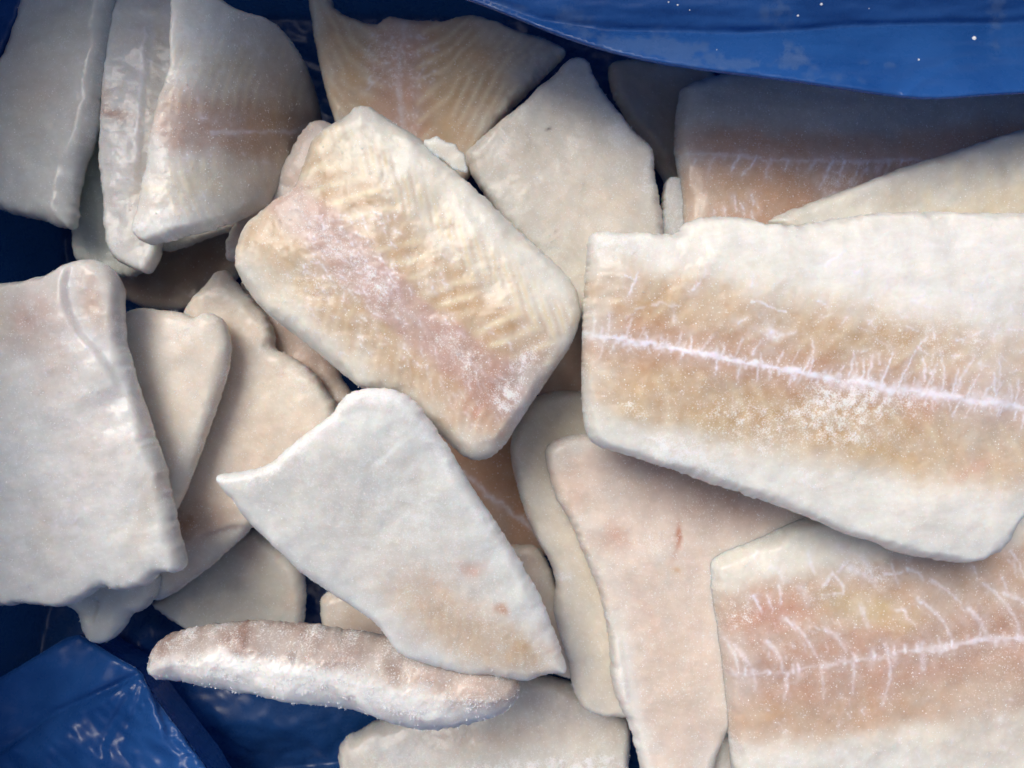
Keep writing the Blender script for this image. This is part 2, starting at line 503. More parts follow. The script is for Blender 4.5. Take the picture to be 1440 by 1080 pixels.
    top = zm + up * prof * 1.0 + dz * np.clip(prof * 1.2, 0, 1)
    bot = zm - up * prof * .95
    n = len(X)
    bidx = np.full(n, -1); inner = d > 0
    bidx[inner] = n + np.arange(inner.sum()); bidx[~inner] = np.nonzero(~inner)[0]
    VV = np.vstack([np.c_[wxm, wym, top], np.c_[wxm, wym, bot][inner]])
    FF = np.vstack([F, bidx[F][:, ::-1]])
    ok = (FF[:, 0] != FF[:, 1]) & (FF[:, 1] != FF[:, 2]) & (FF[:, 0] != FF[:, 2])
    both = (d[F] == 0).all(1)
    FF = np.vstack([F, bidx[F][:, ::-1][~both]])
    org = np.array([*unproject(cx, cy, z), float(zmid(cx, cy) - up)]) if parent is None else np.array(parent["org"])
    me = new_mesh(name, VV - org, FF, FLESH)
    ca = me.color_attributes.new("flesh", 'FLOAT_COLOR', 'POINT')
    full = np.ones((len(VV), 4), np.float32)
    full[:n, :3] = np.clip(col, 0.02, .9); full[n:, :3] = np.clip(col, 0.02, .9)[inner]
    ca.data.foreach_set("color", full.ravel())
    fa = me.attributes.new("frost", 'FLOAT', 'POINT')
    fa.data.foreach_set("value", np.r_[fr, np.full(inner.sum(), .1)].astype(np.float32))
    o = link(name, me, parent, tuple(org) if parent is None else (0, 0, 0))
    o["org"] = [float(q) for q in org]
    if parent is None:
        o["label"] = label; o["category"] = "fish fillet"; o["group"] = GROUP
    elif label: o["label"] = label
    if grains:
        nr = np.empty(len(me.vertices) * 3, np.float32); me.vertices.foreach_get("normal", nr); nr = nr.reshape(-1, 3)[:n]
        P3 = (VV - org)[:n]
        rng = np.random.default_rng(seed + 77)
        wgt = (.30 + sstep(.2, .8, fr)) * (1 - .7 * np.exp(-(d / 6) ** 2))
        wgt = wgt * sstep(-.15, .35, fbm(X / 16, Y / 16, seed + 71, 3))
        sel = rng.random(n) < np.clip(wgt, 0, 1)
        if sel.sum() > 10:
            crystals(o if parent is None else parent, P3[sel], nr[sel], int(grains * 1.3), seed + 70)
    return o

def R(seed, n, box, L=(6, 22), w=(1., 1.9), s=(.4, .9), ang=(-90, 30)):
    """loose short white threads in a region"""
    rng = np.random.default_rng(seed); out = []
    for _ in range(n):
        x, y = rng.uniform(box[0], box[2]), rng.uniform(box[1], box[3])
        a = math.radians(rng.uniform(*ang)); l = rng.uniform(*L)
        P = np.array([[x + math.cos(a) * l * t + rng.uniform(-1, 1), y + math.sin(a) * l * t + rng.uniform(-1, 1)] for t in (0, .35, .7, 1)])
        out.append((P, rng.uniform(*w), rng.uniform(*s)))
    return out

def TR(lines, w, s, seed):
    rng = np.random.default_rng(seed)
    return [(np.array(L, float), rng.uniform(*w), s * rng.uniform(.7, 1.0)) for L in lines]

# the big thick fillet at the right, lying on top of the pile
midA = [(810, 468), (822, 470), (870, 478), (950, 490), (1040, 510), (1140, 530), (1240, 545), (1340, 560), (1440, 572), (1540, 580)]
A = fillet([(826, 345), (830, 327), (842, 322), (930, 326), (958, 324), (966, 308), (1000, 300), (1055, 302), (1080, 313), (1130, 313), (1180, 303),
        (1240, 296), (1300, 293), (1370, 296), (1440, 295), (1500, 300), (1515, 400), (1510, 560), (1480, 680), (1440, 735), (1420, 778), (1370, 797),
        (1320, 791), (1262, 780), (1240, 766), (1200, 757), (1160, 738), (1120, 722), (1060, 700), (1000, 682), (940, 660), (872, 638), (835, 628), (820, 598), (819, 470)],
       .128, "large thick fillet with a white midline and comb-like frost veins, topmost at the right",
       tilt=(.004, -.004), th=22, re=5.5, sp=2.15, base=(.84, .835, .78), seed=11, rag=2.3,
       bands=[(midA, 100, 84, TAN, .88, 46), (midA, 24, 30, PINK, .5, 26)],
       blobs=[(880, 345, 60, 22, 0, (.80, .80, .76), .6), (1290, 350, 160, 34, 0, (.82, .82, .80), .6), (1110, 645, 180, 26, 14, (.72, .70, .62), .35),
              (850, 600, 40, 24, 30, (.74, .76, .70), .7), (1290, 570, 26, 18, -40, (.60, .33, .22), .5), (1360, 655, 34, 12, -30, (.66, .42, .34), .6),
              (1390, 480, 60, 150, 0, (.74, .74, .74), .45), (1150, 610, 26, 12, 0, (.58, .38, .2), .4), (1300, 740, 130, 34, 14, (.74, .73, .68), .7),  # tall grey blob at the right paints the reflection of the blue film
              (1000, 600, 50, 16, 10, (.55, .42, .2), .4), (890, 580, 26, 18, 0, (.58, .44, .22), .4), (1230, 640, 80, 16, 20, (.60, .44, .22), .4),
              (968, 395, 26, 6, 0, (.6, .38, .2), .5)],
       mids=[(midA, 4.0, 1.15), (midA[5:], 8.0, .85), ([(890, 440), (930, 425), (955, 430)], 1.5, .5), ([(1050, 425), (1085, 436), (1100, 440)], 1.5, .8)],
       veins=[strokes_along(midA, 38, 10, 36, 1, 8, 3, s0=.03, w=(1.4, 2.6)), strokes_along(midA, 30, 6, 20, -1, -10, 4, s0=.03, w=(1.4, 2.6)), strokes_along(midA, 22, 26, 62, 1, 10, 5, s0=.5, w=(1.5, 2.6), wmax=2),
              strokes_along(midA, 16, 12, 30, -1, 0, 6, s0=.6, w=(1.5, 2.6)), strokes_along(midA, 90, 3, 9, 1, 0, 13, w=(2, 3.4)), strokes_along(midA, 90, 3, 9, -1, 0, 14, w=(2, 3.4)),
              R(7, 26, (860, 380, 1420, 460)), R(8, 30, (1180, 430, 1430, 540), ang=(-100, 60)),
              [(np.array([(883, 416), (889, 400), (895, 386)]), 2.0, 1), (np.array([(1158, 372), (1172, 362), (1182, 354)]), 2.2, 1),
               (np.array([(970, 410), (978, 402), (982, 398)]), 2.4, .9), (np.array([(1195, 386), (1202, 383), (1204, 390)]), 4, .9),
               (np.array([(1078, 470), (1084, 474), (1088, 470)]), 9, .8), (np.array([(1088, 474), (1112, 468)]), 4, .6), (np.array([(1275, 425), (1280, 428)]), 5, .8)]],
       myo=[(midA, 34, .9, 70, .3, (16, 34), (110, 150), .05, .30), (midA, 38, .9, 70, .3, (-130, -100), (-34, -16), .05, .30)],
       frost=.18, frosts=[(1030, 595, 84, 40, 22, .34), (1140, 585, 70, 40, 0, .24), (965, 640, 80, 16, 18, .6), (890, 580, 20, 9, 20, .6),
                          (1180, 590, 90, 40, 10, .35), (865, 345, 44, 22, 0, .5), (1210, 560, 80, 20, 8, .4), (1300, 470, 100, 34, 5, .25), (1130, 672, 30, 12, 30, .5)],
       grains=5200, lump=.8, rim=.45)

# the fillet in the middle of the picture, turned to the lower right
midB = [(330, 215), (400, 285), (480, 345), (560, 410), (640, 480), (720, 550), (770, 600)]
midB = [(360, 245), (415, 290), (480, 350), (545, 415), (620, 480), (700, 540), (770, 595)]
B = fillet([(497, 143), (518, 143), (545, 163), (588, 188), (610, 207), (635, 231), (660, 254), (690, 280), (740, 330), (785, 368), (812, 400), (821, 440),
        (808, 480), (780, 522), (740, 580), (706, 634), (680, 650), (655, 648), (632, 628), (600, 595), (572, 565), (540, 556), (500, 545), (460, 512),
        (420, 478), (375, 445), (338, 405), (322, 365), (333, 315), (368, 287), (412, 262), (420, 228), (434, 192), (460, 168), (482, 160)],
       .122, "thick fillet with curved muscle stripes and a lilac frosted midline, centre of the pile",
       tilt=(.010, .004), th=26, re=8, sp=2.3, base=(.78, .75, .66), seed=23, rag=1.8,
       bands=[(midB, 82, 84, TAN, .82, 34), (midB, 26, 26, (.54, .37, .34), .85, 16)],
       blobs=[(690, 560, 66, 56, 40, PINK, .75), (672, 578, 10, 10, 0, (.62, .26, .2), .6), (744, 522, 54, 26, -50, (.50, .35, .31), .85), (400, 400, 60, 30, 40, CREAM, .4),
              (680, 625, 40, 18, 0, (.76, .68, .58), .6), (470, 215, 50, 30, 30, (.70, .66, .48), .5), (540, 215, 70, 24, 40, (.78, .77, .68), .6), (740, 370, 70, 18, 45, (.78, .76, .68), .6)],
       myo=[(midB, 30, .6, 96, -1.45, (24, 44), (130, 158), .05, 1.0), (midB, 17, .3, 60, .6, (-120, -90), (-50, -30), .05, .35)],
       mids=[(midB[1:], 5.0, .22)],
       veins=[R(31, 150, (425, 300, 560, 420), L=(4, 12), w=(.9, 1.7), s=(.4, .9), ang=(-20, 90)), R(32, 60, (480, 360, 640, 520), L=(4, 12), w=(.9, 1.7), ang=(0, 90)),
              R(33, 50, (400, 380, 560, 500), L=(6, 16), w=(.9, 1.8), s=(.25, .6), ang=(-10, 60)), R(34, 40, (620, 460, 740, 600), L=(4, 14), ang=(0, 90), s=(.3, .6)),
              R(35, 24, (570, 480, 680, 600), L=(14, 30), ang=(60, 90), s=(.25, .5))],
       frost=.17, frosts=[(455, 330, 40, 22, 45, .35), (520, 400, 60, 24, 45, .42), (650, 500, 60, 24, 45, .36), (712, 562, 14, 24, 20, .75), (740, 515, 44, 20, -48, .5),
                          (440, 400, 40, 26, 45, .3), (430, 270, 40, 20, 0, .2), (600, 180, 60, 12, 35, .2)],
       grains=4200, lump=.9, rim=.4)
fillet([(594, 196), (606, 194), (614, 190), (624, 198), (638, 199), (644, 209), (653, 214), (655, 228), (659, 243), (640, 240), (620, 222), (600, 212)], .121,
       None, tilt=(.02, 0), th=2.6, re=1.2, sp=1.8, base=(.66, .63, .55), seed=24, rag=4.5, frost=.28, grains=0, lump=.35, parent=B, name="membrane_flap")

# smooth white fillet leaning over the lower edge of the centre one
Cc = fillet([(297, 671), (308, 667), (345, 663), (375, 655), (402, 630), (432, 606), (466, 582), (478, 560), (500, 547), (545, 545), (578, 558), (600, 585),
        (632, 632), (665, 690), (702, 742), (740, 805), (765, 850), (784, 900), (796, 935), (798, 951), (770, 950), (738, 963), (712, 955), (640, 950), (560, 925),
        (529, 880), (490, 853), (455, 832), (422, 809), (385, 772), (347, 738), (320, 700)],
       .134, "pale white smooth fillet with a pointed left corner and two small red spots",
       tilt=(-.030, -.050), th=13, re=5.5, sp=2.6, base=(.74, .75, .71), seed=37, rag=2.0, bend=(math.radians(-35), .0035),
       blobs=[(705, 852, 9, 8, 0, (.50, .2, .08), .85), (663, 798, 16, 12, 0, (.70, .42, .33), .6), (612, 840, 80, 44, 30, (.68, .49, .34), .6), (700, 915, 80, 30, 20, (.60, .42, .25), .8),
              (735, 910, 40, 10, 50, TAN, .6), (640, 885, 80, 34, 20, (.66, .52, .38), .6), (770, 900, 14, 26, -20, (.62, .42, .32), .4), (480, 700, 80, 60, 40, (.66, .64, .60), .5), (520, 600, 50, 30, 20, (.74, .77, .74), .7),
              (400, 690, 50, 20, 30, (.72, .73, .68), .5)],
       myo=[([(600, 830), (800, 940)], 15, .6, 40, 1.2, (-50, -34), (6, 22), .04, .25)],
       steps=[([(470, 582), (495, 620), (530, 660)], -.8, 10, None, 0)],
       frost=.30, frosts=[(400, 640, 70, 14, -35, .5), (520, 558, 60, 16, 0, .6), (450, 600, 60, 16, -35, .3), (610, 620, 60, 14, 58, .4), (680, 725, 20, 7, 50, .5), (305, 671, 12, 6, 0, .8), (560, 700, 130, 60, 45, .12), (762, 862, 20, 6, 60, .5)],
       grains=3400, lump=.8, rim=.45, edge_white=(.76, .79, .78))

# frosty fillet standing on its long edge along the bottom
midJ = [(195, 925), (300, 905), (420, 910), (540, 935), (640, 955), (735, 985)]
J = fillet([(203, 958), (197, 945), (198, 928), (208, 911), (228, 900), (262, 891), (330, 883), (400, 884), (480, 895), (560, 907), (640, 925), (700, 942), (726, 960), (732, 985), (720, 1010),
        (684, 1024), (640, 1034), (592, 1041), (552, 1031), (500, 1010), (430, 1002), (380, 992), (320, 984), (272, 975), (236, 968), (210, 962)],
       .122, "narrow fillet coated in coarse frost, pinkish above and white below, along the bottom film",
       tilt=(-.012, -.01), th=36, re=17, sp=2.3, base=(.86, .87, .85), seed=41, rag=2.6,
       bands=[(midJ, 8, 80, (.28, .165, .13), 1.0, 16)],
       blobs=[(660, 965, 60, 34, 10, (.60, .46, .38), .75), (705, 985, 16, 30, 0, (.72, .62, .52), .5), (545, 1000, 26, 16, 20, (.62, .56, .50), .6), (640, 1020, 70, 10, -5, (.62, .60, .62), .5),
              (250, 930, 14, 8, 0, (.80, .84, .88), .5), (560, 950, 60, 12, 12, (.62, .44, .3), .4)],
       frost=.30, frosts=[(300, 955, 90, 16, 8, .35), (480, 985, 120, 22, 10, .4), (560, 985, 20, 20, 0, .2), (662, 985, 16, 26, 0, .3)],
       grains=7000, lump=1.2, rim=.2, fuzz=.34)

# reddish fillet with a white backbone line, lower right corner
midD = [(1012, 948), (1060, 943), (1100, 938), (1150, 931), (1220, 918), (1280, 906), (1360, 897), (1440, 890), (1540, 885)]
D = fillet([(1001, 800), (1005, 788), (1025, 776), (1062, 764), (1092, 750), (1140, 730), (1250, 712), (1400, 690), (1540, 680), (1560, 900), (1540, 1140), (1300, 1150),
        (1040, 1135), (1031, 1060), (1026, 1000), (1018, 940), (1010, 880), (1003, 840)],
       .099, "reddish fillet with dotted white backbone line and slanting rib veins under the large thick one",
       tilt=(.004, .010), th=24, re=6.5, sp=2.3, base=(.74, .72, .64), seed=53, rag=1.7,
       bands=[(midD, 92, 120, (.48, .30, .19), .85, 26), (midD, 44, 38, (.44, .25, .19), .5, 26)],
       blobs=[(1080, 862, 60, 26, -20, (.58, .26, .17), .6), (1210, 850, 70, 22, 15, (.62, .50, .26), .6), (1180, 1000, 200, 30, -3, (.54, .37, .26), .35),
              (1040, 800, 50, 20, -20, (.78, .76, .68), .6), (1200, 1065, 200, 26, 2, (.76, .76, .72), .7), (1380, 1000, 70, 70, 0, (.58, .52, .46), .5), (1070, 1000, 40, 20, -30, (.58, .38, .2), .4)],
       mids=[(midD[:4], 2.2, .5), (midD[3:6], 3.0, .5), (midD[5:], 4.5, .75)],
       veins=[TR([[(1111, 872), (1124, 888), (1134, 904), (1141, 917)], [(1073, 897), (1084, 908), (1092, 922), (1095, 941)], [(1280, 837), (1300, 852), (1316, 868), (1330, 897)],
                  [(1351, 851), (1366, 866), (1379, 892)], [(1372, 816), (1388, 828), (1404, 846), (1418, 868), (1426, 892)], [(1154, 880), (1168, 888), (1182, 908)],
                  [(1030, 904), (1043, 920), (1055, 939), (1059, 966)], [(1192, 920), (1193, 944), (1190, 968)], [(1236, 900), (1241, 925), (1242, 946), (1231, 984)],
                  [(1147, 926), (1149, 950), (1150, 972)], [(1203, 848), (1206, 860), (1212, 875)], [(1400, 830), (1420, 836), (1444, 852)], [(1300, 812), (1318, 822), (1340, 842)],
                  [(1100, 940), (1100, 960), (1097, 978)], [(1420, 880), (1432, 905), (1430, 930)]], (2.8, 4.4), .62, 61),
              TR([[(1285, 900), (1287, 916), (1288, 936)], [(1240, 912), (1248, 920), (1246, 930)], [(1189, 795), (1204, 802), (1221, 813)], [(1206, 782), (1216, 800), (1222, 818)], [(1175, 767), (1186, 772), (1196, 774)],
                  [(1122, 823), (1127, 834), (1129, 846)], [(1080, 795), (1090, 797), (1097, 813)], [(1148, 930), (1156, 929), (1172, 926)], [(1030, 944), (1042, 943)], [(1054, 940), (1066, 942)]], (4.5, 7.5), .62, 62),
              TR([[(1055, 834), (1061, 845), (1066, 857)], [(1073, 832), (1078, 845), (1081, 855)], [(1090, 820), (1093, 832), (1092, 846)], [(1150, 820), (1164, 802), (1178, 818), (1179, 830), (1150, 832)],
                  [(1235, 802), (1248, 804), (1262, 800)], [(1132, 774), (1134, 788), (1140, 804)], [(1246, 790), (1250, 806), (1254, 816)], [(1062, 776), (1059, 786)], [(1252, 853), (1262, 850), (1264, 862), (1276, 873)],
                  [(1268, 796), (1284, 802), (1290, 812)], [(1100, 866), (1106, 872), (1112, 880)], [(1172, 800), (1186, 784)], [(1410, 770), (1424, 790), (1428, 806)], [(1020, 900), (1030, 915), (1036, 940)]], (2.0, 3.4), .85, 63),
              strokes_along(midD, 26, 4, 12, 1, 0, 9, w=(2., 3.5)),
              R(9, 8, (1320, 780, 1440, 840), L=(10, 26), w=(1.4, 2.6), ang=(40, 80), s=(.4, .7)), R(10, 30, (1060, 860, 1200, 920), L=(5, 12), w=(1., 2.), ang=(30, 110), s=(.25, .5)),
              R(11, 40, (1040, 960, 1420, 1060), L=(4, 10), w=(1., 1.8), ang=(-20, 110), s=(.2, .5))],
       frost=.16, frosts=[(1210, 800, 34, 16, 20, .5), (1040, 860, 20, 34, 0, .4), (1120, 830, 40, 12, 10, .3), (1400, 900, 60, 80, 0, .15), (1060, 1060, 60, 16, 0, .2)],
       grains=3400, lump=.9, rim=.35)

# broad pinkish fillet, skin side up, running down beside it
E_ = fillet([(765, 640), (772, 625), (790, 614), (850, 606), (1000, 600), (1150, 650), (1180, 760), (1110, 870), (1060, 980), (1020, 1040), (1003, 1095), (990, 1130), (910, 1130),
        (897, 1060), (880, 1008), (862, 975), (858, 900), (845, 838), (825, 790), (803, 735), (780, 700)],
       .090, "broad beige fillet with a thin blood streak, under the large thick one",
       tilt=(-.012, .012), th=15, re=6, sp=2.9, base=(.72, .62, .54), seed=61, rag=2.0,
       bands=[([(865, 925), (880, 985), (905, 1080)], 12, 14, (.76, .74, .69), .7, 8)],
       blobs=[(949, 752, 4, 20, 5, (.45, .16, .08), .85), (951, 795, 6, 5, 0, (.62, .40, .18), .6), (862, 752, 14, 22, -30, (.60, .36, .27), .5), (915, 640, 80, 26, 12, (.46, .27, .21), .75), (800, 680, 20, 40, -20, (.70, .50, .38), .5),  # pink-brown blob near the top paints the shadow under the thick fillet
              (950, 950, 60, 90, 0, (.72, .60, .48), .5), (1010, 700, 90, 34, 10, (.52, .37, .30), .75), (800, 625, 24, 10, 0, (.76, .76, .74), .5), (910, 860, 8, 40, -25, (.64, .46, .38), .4)],  # brown blob at the upper right continues that painted shadow
       steps=[([(905, 1090), (884, 1000), (874, 925), (866, 880)], .9, 5, (.80, .79, .76), .6)],
       frost=.24, frosts=[(800, 620, 30, 8, 0, .3), (870, 940, 8, 30, -10, .3), (920, 760, 24, 10, 0, .25)], grains=3200, lump=.8, rim=.4)

fillet([(717, 630), (722, 603), (745, 562), (768, 552), (800, 548), (850, 556), (900, 600), (930, 760), (940, 900), (925, 1000), (885, 1012), (850, 1011), (822, 1003), (806, 975),
        (799, 930), (786, 892), (777, 855), (783, 826), (775, 792), (750, 752), (731, 702), (720, 660)],
       .076, "long narrow beige fillet lying just left of and below the one with the blood streak",
       tilt=(-.006, .010), th=14, re=5.5, sp=3.0, base=(.72, .66, .56), seed=67, rag=2.2,
       blobs=[(760, 600, 30, 40, 0, (.70, .66, .54), .5), (800, 900, 30, 60, 0, (.74, .68, .56), .4), (790, 812, 12, 8, 0, (.82, .82, .82), .5)],
       frost=.2, frosts=[(792, 812, 12, 8, 0, .5), (730, 640, 10, 30, 0, .2)], grains=1500, lump=.7, rim=.35)

midG = [(640, 655), (690, 695), (740, 735), (790, 790)]
fillet([(600, 600), (720, 570), (800, 600), (815, 740), (775, 790), (700, 770), (640, 720)],
       .046, "dark pink fillet with a thin white midline, seen in the gap beneath the centre fillet",
       tilt=(0, 0), th=14, re=6, sp=4, base=(.62, .42, .28), seed=71, bands=[(midG, 60, 60, (.5, .26, .16), .6, 30)], mids=[(midG, 3, .7)], frost=.1, grains=200)
fillet([(690, 760), (722, 768), (756, 767), (775, 800), (790, 850), (830, 940), (800, 960), (745, 930), (700, 850)],
       .062, "small beige fillet end showing behind the right edge of the pale white smooth fillet",
       tilt=(0, -.01), th=12, re=5, sp=3.2, base=(.66, .56, .46), seed=73, blobs=[(776, 905, 16, 14, 0, (.50, .26, .18), .6)], frost=.16, grains=300)
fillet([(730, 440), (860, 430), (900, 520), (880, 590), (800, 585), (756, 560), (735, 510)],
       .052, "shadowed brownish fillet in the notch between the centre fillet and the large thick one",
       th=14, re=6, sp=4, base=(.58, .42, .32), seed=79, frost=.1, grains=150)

# pieces behind the top edge of the centre
midH = [(578, 270), (568, 180), (562, 110), (566, 60), (575, 0)]
fillet([(422, -70), (462, -16), (470, 12), (500, 24), (528, 33), (544, 18), (563, 22), (585, 26), (625, 27), (646, 18), (668, 17), (690, 24), (727, 40), (770, 52), (800, 68), (788, 82), (758, 112), (713, 157),
        (680, 200), (660, 250), (600, 300), (500, 260), (480, 205), (466, 160), (452, 112), (440, 55)],
       .072, "fillet with V-shaped muscle bands standing in shadow behind the centre fillet",
       tilt=(0, .120), th=15, re=6, sp=2.7, base=(.66, .62, .52), seed=83, rag=1.6,
       bands=[(midH, 130, 110, (.60, .40, .22), .8, 40), (midH, 30, 30, (.55, .34, .28), .7, 24)],
       myo=[(midH, 26, .7, 70, 1.5, (16, 26), (190, 240), .10, .5), (midH, 26, .7, 70, 1.5, (-240, -190), (-26, -16), .12, .7)],
       mids=[(midH, 4, .4)], veins=[R(12, 90, (515, 50, 610, 130), L=(3, 10), w=(1., 2.), s=(.25, .7)), R(13, 20, (555, 130, 590, 200), L=(5, 14), ang=(60, 100), s=(.3, .6))],
       frost=.14, frosts=[(545, 80, 40, 40, 0, .3)], grains=700)

fillet([(804, 80), (818, 78), (830, 88), (836, 104), (852, 130), (868, 152), (884, 173), (905, 194), (922, 208), (923, 248), (930, 275), (936, 340), (930, 430), (870, 470), (800, 440), (760, 370), (720, 330), (690, 290), (648, 216),
        (668, 198), (703, 168), (742, 137), (758, 118), (783, 101), (790, 88)],
       .093, "pale diamond-shaped fillet with a dark speck, upright between the centre fillet and the large one",
       tilt=(-.004, .012), th=15, re=5, sp=2.7, base=(.70, .66, .58), seed=89, rag=2.2,
       blobs=[(732, 212, 14, 9, -50, (.55, .50, .42), .6), (769, 187, 3.5, 2.5, 0, (.18, .15, .13), .9), (860, 280, 60, 30, 0, (.72, .62, .50), .4), (870, 200, 22, 14, 40, (.74, .75, .74), .6), (779, 333, 3, 2, 0, (.3, .25, .2), .6)],
       frost=.24, frosts=[(870, 195, 26, 14, 40, .3), (915, 250, 14, 50, 0, .3)], grains=2400, lump=.7, rim=.4)
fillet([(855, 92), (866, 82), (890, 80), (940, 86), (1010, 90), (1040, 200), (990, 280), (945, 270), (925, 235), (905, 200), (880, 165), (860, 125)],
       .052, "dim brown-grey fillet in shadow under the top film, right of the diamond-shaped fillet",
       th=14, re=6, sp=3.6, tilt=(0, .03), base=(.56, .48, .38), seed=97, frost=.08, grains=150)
fillet([(932, 262), (942, 246), (956, 250), (968, 262), (1010, 280), (1020, 340), (990, 370), (925, 370), (928, 320)],
       .082, "greyish ragged fillet edge between the diamond-shaped fillet and the shaded reddish one",
       th=10, re=2, sp=2.8, base=(.66, .66, .63), seed=98, frost=.4, grains=700, rag=2.6)

midL = [(950, 222), (1010, 222), (1080, 228), (1160, 232), (1240, 232), (1300, 228), (1400, 220), (1520, 210)]
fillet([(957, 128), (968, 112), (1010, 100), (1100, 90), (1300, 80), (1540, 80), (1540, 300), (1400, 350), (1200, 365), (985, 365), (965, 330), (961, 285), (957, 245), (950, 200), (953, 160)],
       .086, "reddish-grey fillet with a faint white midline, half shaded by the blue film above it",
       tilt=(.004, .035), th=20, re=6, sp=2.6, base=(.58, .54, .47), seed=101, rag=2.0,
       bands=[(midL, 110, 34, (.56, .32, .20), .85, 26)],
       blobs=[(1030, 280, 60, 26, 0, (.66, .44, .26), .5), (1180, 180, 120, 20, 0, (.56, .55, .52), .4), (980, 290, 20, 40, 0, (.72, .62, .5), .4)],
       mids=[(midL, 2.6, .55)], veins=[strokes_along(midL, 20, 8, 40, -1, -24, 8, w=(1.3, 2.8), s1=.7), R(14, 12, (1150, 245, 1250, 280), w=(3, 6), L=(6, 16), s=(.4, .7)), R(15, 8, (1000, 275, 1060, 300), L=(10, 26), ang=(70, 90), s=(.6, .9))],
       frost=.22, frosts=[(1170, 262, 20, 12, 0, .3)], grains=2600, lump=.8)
fillet([(1078, 312), (1100, 298), (1150, 280), (1200, 262), (1280, 230), (1340, 212), (1400, 192), (1450, 176), (1540, 160), (1560, 360), (1300, 380), (1150, 360)],
       .108, "smooth pale fillet wedged between the shaded reddish fillet and the large thick one",
       tilt=(0, 0), th=15, re=6, sp=3.0, base=(.68, .66, .58), seed=103, bands=[([(1300, 320), (1540, 240)], 60, 12, (.66, .58, .42), .6, 16)],
       myo=[([(1300, 320), (1540, 240)], 44, .3, 60, .3, (-20, 0), (60, 90), .25, .4)], frost=.16, grains=900)

# upper left
fillet([(34, -30), (170, -40), (152, 20), (146, 80), (138, 130), (128, 185), (112, 222), (103, 262), (99, 322), (76, 316), (45, 306), (12, 298), (-30, 285), (-60, 240), (-60, 100), (-10, 90), (6, 62), (22, 25)],
       .094, "greyish white fillet leaning on the blue film in the upper left corner",
       tilt=(.05, .02), th=18, re=8, sp=3.0, base=(.64, .66, .64), seed=107,
       blobs=[(60, 130, 50, 50, 0, (.56, .50, .44), .6), (90, 60, 40, 40, 0, (.66, .65, .56), .5), (40, 180, 40, 40, 0, (.66, .64, .55), .4)],
       veins=[R(17, 40, (85, 70, 140, 260), L=(2, 5), w=(1., 1.8), s=(.3, .7), ang=(0, 180))], frost=.16, grains=1300)
O_ = fillet([(262, -20), (300, -30), (310, -2), (335, 12), (372, 22), (400, 42), (425, 80), (440, 120), (452, 165), (432, 218), (398, 258), (366, 290), (330, 308),
        (296, 320), (262, 328), (230, 338), (206, 343), (190, 336), (184, 318), (192, 280), (203, 235), (213, 190), (218, 150), (230, 118), (238, 80), (237, 40), (240, -10)],
       .112, "folded fillet with a long seam and a brown midline patch in the upper left",
       tilt=(-.22, .018), th=14, re=3, sp=2.5, base=(.72, .73, .71), seed=109, bend=(0, .05),
       bands=[([(255, 168), (330, 185), (460, 190)], 34, 30, (.42, .23, .16), .75, 26)],
       blobs=[(400, 170, 70, 110, 0, (.52, .36, .22), .6), (300, 260, 50, 30, 0, (.68, .60, .42), .5), (300, 60, 40, 40, 0, (.66, .70, .72), .5), (330, 100, 40, 30, 0, (.62, .56, .42), .5)],
       myo=[([(240, 190), (460, 190)], 15, 0.1, 60, .4, (20, 40), (110, 150), .08, .4), ([(240, 190), (460, 190)], 15, .1, 60, .4, (-130, -110), (-40, -20), .08, .4)],
       mids=[([(300, 192), (400, 190), (440, 188)], 2.6, .5)], veins=[R(18, 30, (245, 20, 380, 300), L=(3, 9), s=(.3, .7), ang=(0, 180))],
       frost=.17, frosts=[(195, 325, 12, 8, 0, .8)], grains=1500, lump=.9)
fillet([(158, -20), (262, -20), (262, 60), (258, 120), (246, 160), (236, 210), (226, 260), (220, 310), (222, 340), (222, 352), (218, 368), (206, 386), (190, 380), (172, 372), (152, 358), (146, 340), (143, 300), (141, 250), (136, 235), (139, 180), (142, 120), (150, 50)],
       .094, "narrow belly side of the folded piece with a long white seam", tilt=(-.03, 0.02), th=11, re=3, sp=2.5, base=(.72, .72, .70), seed=113, parent=O_, name="belly_flap",
       blobs=[(158, 160, 34, 9, 8, (.44, .22, .16), .75), (148, 135, 10, 20, 0, (.48, .3, .22), .5), (222, 100, 9, 110, 5, (.62, .57, .48), .6), (180, 60, 30, 20, 0, (.62, .62, .58), .4), (165, 330, 20, 30, 0, (.78, .78, .78), .6), (200, 250, 10, 60, 8, (.62, .56, .47), .6)],
       steps=[([(196, 290), (203, 180), (210, 110), (214, 30)], .7, 6, None, 0)],
       mids=[([(208, 55), (204, 110), (200, 170), (195, 230)], 2.6, .5)], veins=[R(19, 26, (150, 180, 200, 260), L=(5, 14), ang=(-30, 70), s=(.3, .8)), R(20, 30, (150, 30, 220, 130), L=(2, 8), ang=(0, 180), s=(.3, .8))],
       frost=.2, frosts=[(160, 350, 20, 14, 0, .4)], grains=1200)
fillet([(140, 150), (146, 200), (180, 220), (300, 260), (400, 250), (420, 270), (352, 306), (330, 322), (300, 330), (268, 342), (246, 352), (222, 352), (214, 352), (190, 392), (165, 385), (148, 390), (120, 372), (101, 366), (99, 330), (101, 290), (100, 262), (114, 226), (126, 205)],
       .076, "greenish translucent fillet edge sticking out below the folded fillet", tilt=(-.02, 0), th=10, re=4.5, sp=2.8, base=(.58, .62, .56), seed=117,
       blobs=[(300, 320, 80, 20, -20, (.66, .58, .48), .8)], frost=.16, grains=900, rag=2.6, steps=[([(146, 350), (146, 290), (138, 255), (110, 262)], .8, 5, None, 0)])
